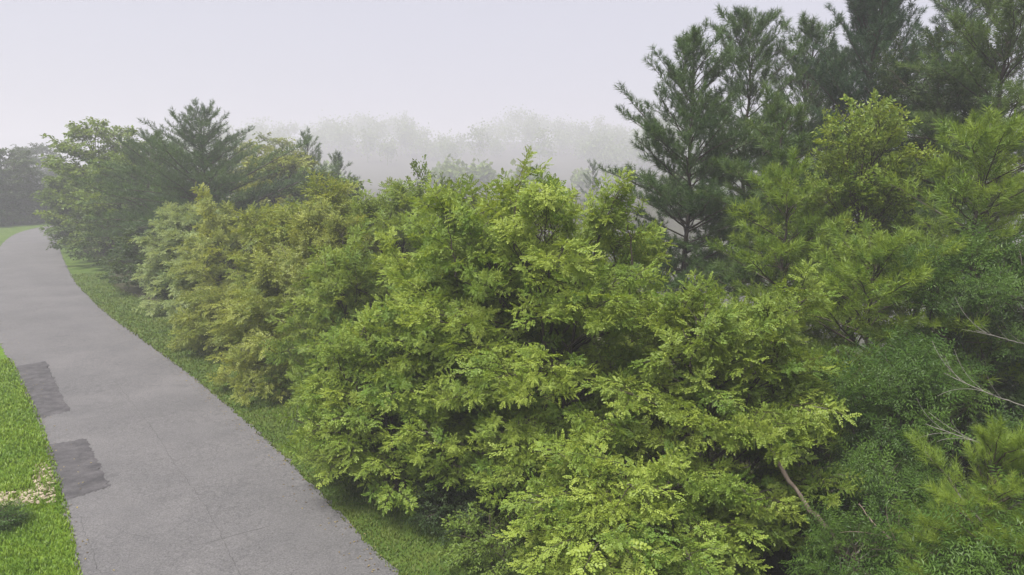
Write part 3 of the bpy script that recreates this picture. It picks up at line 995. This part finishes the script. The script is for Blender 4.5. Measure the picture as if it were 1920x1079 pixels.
# broadleaves among the pines
B_, H_ = place(1625, 225, 19)
broadleaf('leafy_tree', 'slender yellow-green leafy tree in front of the bluish pine', 'tree', None, B_, H_, 1.7, MAT['locust_green'], kind='leafy', limbs=64, per=10, spray=0.72, seed=81, stems=1, low=0.35, peak=0.75, trunk_r=0.1)
B_, H_ = place(1765, 80, 24)
broadleaf('bare_tree', 'thin half-bare tree with dark fine twigs against the fog, right of the bluish pine', 'tree', None, B_, H_, 2.3, MAT['dark'], kind='leafy', limbs=58, per=4, spray=0.7, seed=82, stems=1, low=0.4, peak=0.75, trunk_r=0.13, shoot=False, open_=0.5)
for px, top, Y, R, lab, sd_ in [(1690, 690, 12.6, 1.0, 'dark green sapling with long drooping leaflets in the hollow on the right', 83),
                                (1835, 470, 14.5, 1.3, 'dark green compound-leaved tree between the lime pines at the right', 84),
                                (1650, 850, 11.6, 0.9, 'low glossy green sapling below the drooping one, right of the dead trunk', 85),
                                (1600, 985, 10.0, 0.75, 'small green sapling at the foot of the dead trunk', 86),
                                (1780, 1010, 9.4, 0.8, 'low dark green sapling along the bottom edge right', 87),
                                (1900, 1000, 8.6, 0.8, 'dark green sapling under the feathery pine in the corner', 88)]:
    B_, H_ = place(px, top, Y)
    broadleaf('sapling', lab, 'sapling', 'dark green saplings in the hollow', B_, H_, R, MAT['walnut'], kind='walnut', limbs=17, per=7, spray=0.7, seed=sd_, stems=2, low=0.3, peak=0.6, trunk_r=0.04)

# woodland filling the shade behind the front row
GU = 'shady understorey trees in the wood'
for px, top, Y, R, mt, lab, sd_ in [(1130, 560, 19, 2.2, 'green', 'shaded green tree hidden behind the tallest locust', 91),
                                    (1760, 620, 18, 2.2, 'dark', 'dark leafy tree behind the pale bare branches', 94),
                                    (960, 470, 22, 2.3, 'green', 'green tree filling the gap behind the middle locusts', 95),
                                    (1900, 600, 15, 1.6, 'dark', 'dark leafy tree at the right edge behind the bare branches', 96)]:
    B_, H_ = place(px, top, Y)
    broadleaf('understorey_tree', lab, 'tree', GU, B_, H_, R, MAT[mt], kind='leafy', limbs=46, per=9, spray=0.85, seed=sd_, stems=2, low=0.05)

# low weeds at the verge edge
GW = 'weedy shrubs along the grass strip'
for px, py, H_, R, mt, lab, sd_ in [(850, 985, 0.9, 0.9, 'dark', 'low bluish-green weeds at the grass edge below the locusts', 101),
                                    (745, 905, 1.0, 0.8, 'green', 'low green shrub under the overhanging locust', 102),
                                    (545, 745, 1.2, 0.8, 'green', 'green shrub at the verge below the low olive tree', 104),
                                    (930, 1050, 0.9, 0.9, 'green', 'low green weeds at the bottom edge beside the foreground locust', 105)]:
    b = ground_at(px, py)
    broadleaf('weed_shrub', lab, 'shrub', GW, (b[0], b[1]), H_, R, MAT[mt], kind='leafy', limbs=22, per=8, spray=0.4, seed=sd_, stems=3, low=0.05, trunk_r=0.02, shoot=False)
b = ground_at(650, 800)
broadleaf('shrub', 'rounded shrub with broad simple leaves at the verge left of the low spreading locust', 'shrub', None, (b[0] + 0.9, b[1] + 0.3), 2.9, 1.6, MAT['locust_green'], kind='leafy', limbs=60, per=8, spray=0.55, seed=103, stems=4, low=0.05, trunk_r=0.03)
b = ground_at(2, 985)
broadleaf('garden_shrub', 'small blue-green garden plant at the left edge by the pale stones', 'shrub', None, (b[0], b[1]), 0.45, 0.42, MAT['walnut'], kind='leafy', limbs=18, per=7, spray=0.28, seed=110, stems=3, low=0.05, trunk_r=0.012, shoot=False)

# loose undergrowth on the woodland floor
rng = np.random.default_rng(61)
P = np.c_[rng.uniform(-6, 16, 5200), rng.uniform(7.5, 26, 5200)]
dd = road_dist(P[:, 0], P[:, 1])
P = P[(dd > 2.1) & (rng.random(len(P)) < np.clip((dd - 1.6) / 2.0, 0.15, 1))][:2300]
n_ = len(P)
P3 = np.c_[P, terrain(P[:, 0], P[:, 1]) + rng.uniform(0.0, 0.22, n_)]
az_ = rng.uniform(0, 2 * math.pi, n_)
M = frames(unit(np.c_[np.cos(az_), np.sin(az_), rng.uniform(0.2, 1.1, n_)]), np.c_[rng.normal(0, 0.2, (n_, 2)), np.ones(n_)])
var = rng.integers(0, 5, n_); g = Geo()
for v in range(5):
    q = var == v
    instance(g, TPL['coarse' if v > 2 else 'leafy'][v], M[q], P3[q], rng.uniform(0.3, 0.6, q.sum()), rng.uniform(0.1, 0.9, q.sum()))
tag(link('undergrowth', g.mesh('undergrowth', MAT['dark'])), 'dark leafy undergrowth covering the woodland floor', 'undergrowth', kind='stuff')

# ------------------------------------------------------------------ dead wood
def dead_limb(name, label, pix, r0, r1, seed, twigs=0, mat='deadwood'):
    rng = np.random.default_rng(seed)
    P = np.array([at(*p) for p in pix])
    s = np.r_[0, np.cumsum(np.linalg.norm(np.diff(P, axis=0), axis=1))]
    q = np.linspace(0, s[-1], 18)
    L = np.stack([np.interp(q, s, P[:, c]) for c in range(3)], 1)
    L[1:-1] = 0.25 * L[:-2] + 0.5 * L[1:-1] + 0.25 * L[2:]
    L[1:-1] += rng.normal(0, r0 * 0.25, (16, 3))
    root = empty(name, L[0]); tag(root, label, 'dead wood', 'dead wood in the hollow')
    g = Geo(); tube(g, L - L[0], np.linspace(r0, r1, 18) * rng.uniform(0.85, 1.15, 18), 8)
    link('stem', g.mesh('stem', MAT[mat], True), parent=root)
    for k in range(twigs):
        i = rng.integers(4, 15)
        d = unit(L[i + 1] - L[i]); sd2 = unit(np.cross(d, rng.normal(0, 1, 3)))
        ln = rng.uniform(0.35, 0.9)
        e = L[i] - L[0] + (d * 0.8 + sd2 * 0.6) * ln
        c = bezier(L[i] - L[0], L[i] - L[0] + d * ln * 0.5 + sd2 * 0.1, e, 7)
        tg = Geo(); tube(tg, c, np.linspace(r1 * 0.9, 0.003, 7), 4)
        link('twig', tg.mesh('twig', MAT[mat], True), parent=root)


gp = ground_at(1620, 1110)
dead_limb('dead_tree', 'crooked peeling dead tree rising under the right-hand locust', [(1620, 1075, 10.5), (1560, 1000, 10.6), (1505, 940, 10.8), (1480, 905, 10.9), (1445, 840, 11.2)], 0.048, 0.032, 1)
dead_limb('dead_branch', 'pale fallen branch slanting across the bottom edge right of the dead trunk', [(1760, 1095, 9.6), (1700, 1035, 9.9), (1640, 985, 10.3), (1610, 945, 10.6)], 0.022, 0.010, 2, twigs=4)
for k, (pix, lab) in enumerate([([(1960, 850, 10.5), (1860, 838, 10.8), (1790, 815, 11.0), (1735, 795, 11.2)], 'bare pale branch lowest in the dark hollow at the right edge'),
                                ([(1960, 775, 11.0), (1870, 745, 11.2), (1800, 715, 11.4), (1770, 700, 11.5)], 'bare pale branch in the hollow above the lowest one'),
                                ([(1960, 655, 12.0), (1900, 640, 12.1), (1830, 620, 12.3)], 'short bare pale branch crossing the lime boughs at the right edge')]):
    dead_limb('bare_branch', lab, pix, 0.012, 0.005, 5 + k, twigs=6, mat='twig')

# ------------------------------------------------------------------ stones by the road
rng = np.random.default_rng(88)
idx = rng.integers(0, len(RLf) - 1, 2600)
off = np.abs(rng.normal(0, 0.35, 2600)) - 0.05
lp = np.where((rng.random(2600) < 0.75)[:, None], RLf[idx] + nf[idx] * off[:, None], LLf[idx] - nf[idx] * off[:, None])
lp = lp[(lp[:, 1] > 7) & (np.hypot(lp[:, 0], lp[:, 1]) < 45)][:700]
k_ = len(lp); th = rng.uniform(0, 6.28, k_)
V, Q = leaf_quads(np.c_[lp, road_height(lp) + 0.012], np.c_[np.cos(th), np.sin(th), np.zeros(k_)], np.tile([0, 0, 1.0], (k_, 1)), rng.uniform(0.03, 0.07, k_), rng.uniform(0.012, 0.022, k_))
g = Geo(); g.add(V, quads=Q, tint=np.repeat(rng.uniform(0, 1, k_), 4))
tag(link('fallen_leaves', g.mesh('fallen_leaves', leaf_mat('fallen_leaf', (0.09, 0.06, 0.03), (0.24, 0.19, 0.06), trans=0.1))), 'small fallen leaves scattered along the road edges', 'leaf litter', kind='stuff')
bed = blob_sheet('stone_bed', [(-25, 928), (30, 924), (66, 912), (64, 872), (82, 865), (100, 880), (104, 930), (60, 946), (0, 955), (-25, 958)], 0.004, MAT['gravel'], None, 0.02, 9)
tag(bed, kind='structure')
rng = np.random.default_rng(77)
stones = []
t = (1 + 5 ** 0.5) / 2
ICO = unit(np.array([(-1, t, 0), (1, t, 0), (-1, -t, 0), (1, -t, 0), (0, -1, t), (0, 1, t), (0, -1, -t), (0, 1, -t), (t, 0, -1), (t, 0, 1), (-t, 0, -1), (-t, 0, 1)], float))
ICOF = [(0, 11, 5), (0, 5, 1), (0, 1, 7), (0, 7, 10), (0, 10, 11), (1, 5, 9), (5, 11, 4), (11, 10, 2), (10, 7, 6), (7, 1, 8), (3, 9, 4), (3, 4, 2), (3, 2, 6), (3, 6, 8), (3, 8, 9), (4, 9, 5), (2, 4, 11), (6, 2, 10), (8, 6, 7), (9, 8, 1)]
for k in range(6):
    g = Geo(); g.add(ICO * [1.25, 0.85, 0.42] * rng.uniform(0.75, 1.2, (12, 1)), tris=ICOF)
    stones.append(g.mesh('stone', MAT['stone']))
for k in range(150):
    px, py = (rng.uniform(-20, 104), rng.uniform(921, 948)) if k < 110 else (rng.uniform(64, 103), rng.uniform(868, 925))
    if k < 110: py += (60 - px) * 0.10
    p = ground_at(px, py)
    dl = ((LLf - p[:2]) ** 2).sum(1)
    j = dl.argmin()
    if ((p[:2] - LLf[j]) * nf[j]).sum() < 0.05: continue
    s = rng.uniform(0.04, 0.085)
    o = link('stone', stones[k % 6], parent=bed)
    o.location = (p[0], p[1], 0.004 + s * 0.28); o.scale = (s, s, s)
    o.rotation_euler = (rng.normal(0, 0.25), rng.normal(0, 0.25), rng.uniform(0, 6.3))

# ------------------------------------------------------------------ distant wood in the fog
rng = np.random.default_rng(5)
wg = Geo()
wood = []
for k in range(230):
    a = rng.uniform(-27, 46); ang = math.radians(a); rr = rng.uniform(430, 740)
    hh = 20 + 5.5 * math.sin(a * 0.55 + 1.2) + 3.5 * math.sin(a * 1.3) + rng.normal(0, 5.5)
    wood.append((math.sin(ang) * rr, math.cos(ang) * rr, max(11, hh), rng.uniform(7, 13)))
for k in range(24):
    ang = math.radians(rng.uniform(-16, 40)); rr = rng.uniform(190, 300)
    wood.append((math.sin(ang) * rr, math.cos(ang) * rr, rng.uniform(7, 12), rng.uniform(3.5, 6)))
for x, y, h, R in wood:
    z = gz(x, y)
    n = 400
    c = unit(rng.normal(0, 1, (14, 3))) * rng.uniform(0.3, 0.75, (14, 1)) * [R, R, h * 0.42] + [0, 0, h * 0.58]
    P = c[rng.integers(0, 14, n)] + rng.normal(0, 1, (n, 3)) * R * 0.28
    D = unit(rng.normal(0, 1, (n, 3))); U = unit(np.cross(D, rng.normal(0, 1, (n, 3))))
    V, Q = leaf_quads(P + [x, y, z], D, U, np.full(n, 1.8), np.full(n, 0.65))
    wg.add(V, quads=Q, tint=np.repeat(rng.uniform(0, 1, n), 4))
    tube(wg, np.array([[x, y, z - 0.5], [x, y, z + h * 0.8]]), [0.3, 0.1], 5)
tag(link('distant_wood', wg.mesh('distant_wood', MAT['green'])), 'faint wooded hillside fading into the fog behind everything', 'wood', kind='stuff')

# ------------------------------------------------------------------ haze
m, n, l, out = new_mat('fog')
pv = n.new('ShaderNodeVolumePrincipled')
pv.inputs['Color'].default_value = (0.78, 0.78, 0.84, 1)
pv.inputs['Density'].default_value = 0.0022
pv.inputs['Anisotropy'].default_value = 0.1
l.new(pv.outputs[0], out.inputs['Volume'])
zb, zt, hb = -26.0, 52.0, 905.0
V = np.array([[sx * hb, sy * hb, z] for z in (zb, zt) for sy in (-1, 1) for sx in (-1, 1)], float)
g = Geo(); g.add(V, quads=[(0, 2, 3, 1), (4, 5, 7, 6), (0, 1, 5, 4), (2, 6, 7, 3), (0, 4, 6, 2), (1, 3, 7, 5)])
tag(link('haze', g.mesh('haze', m)), 'thin even fog filling the air over the whole place', 'fog', kind='stuff')
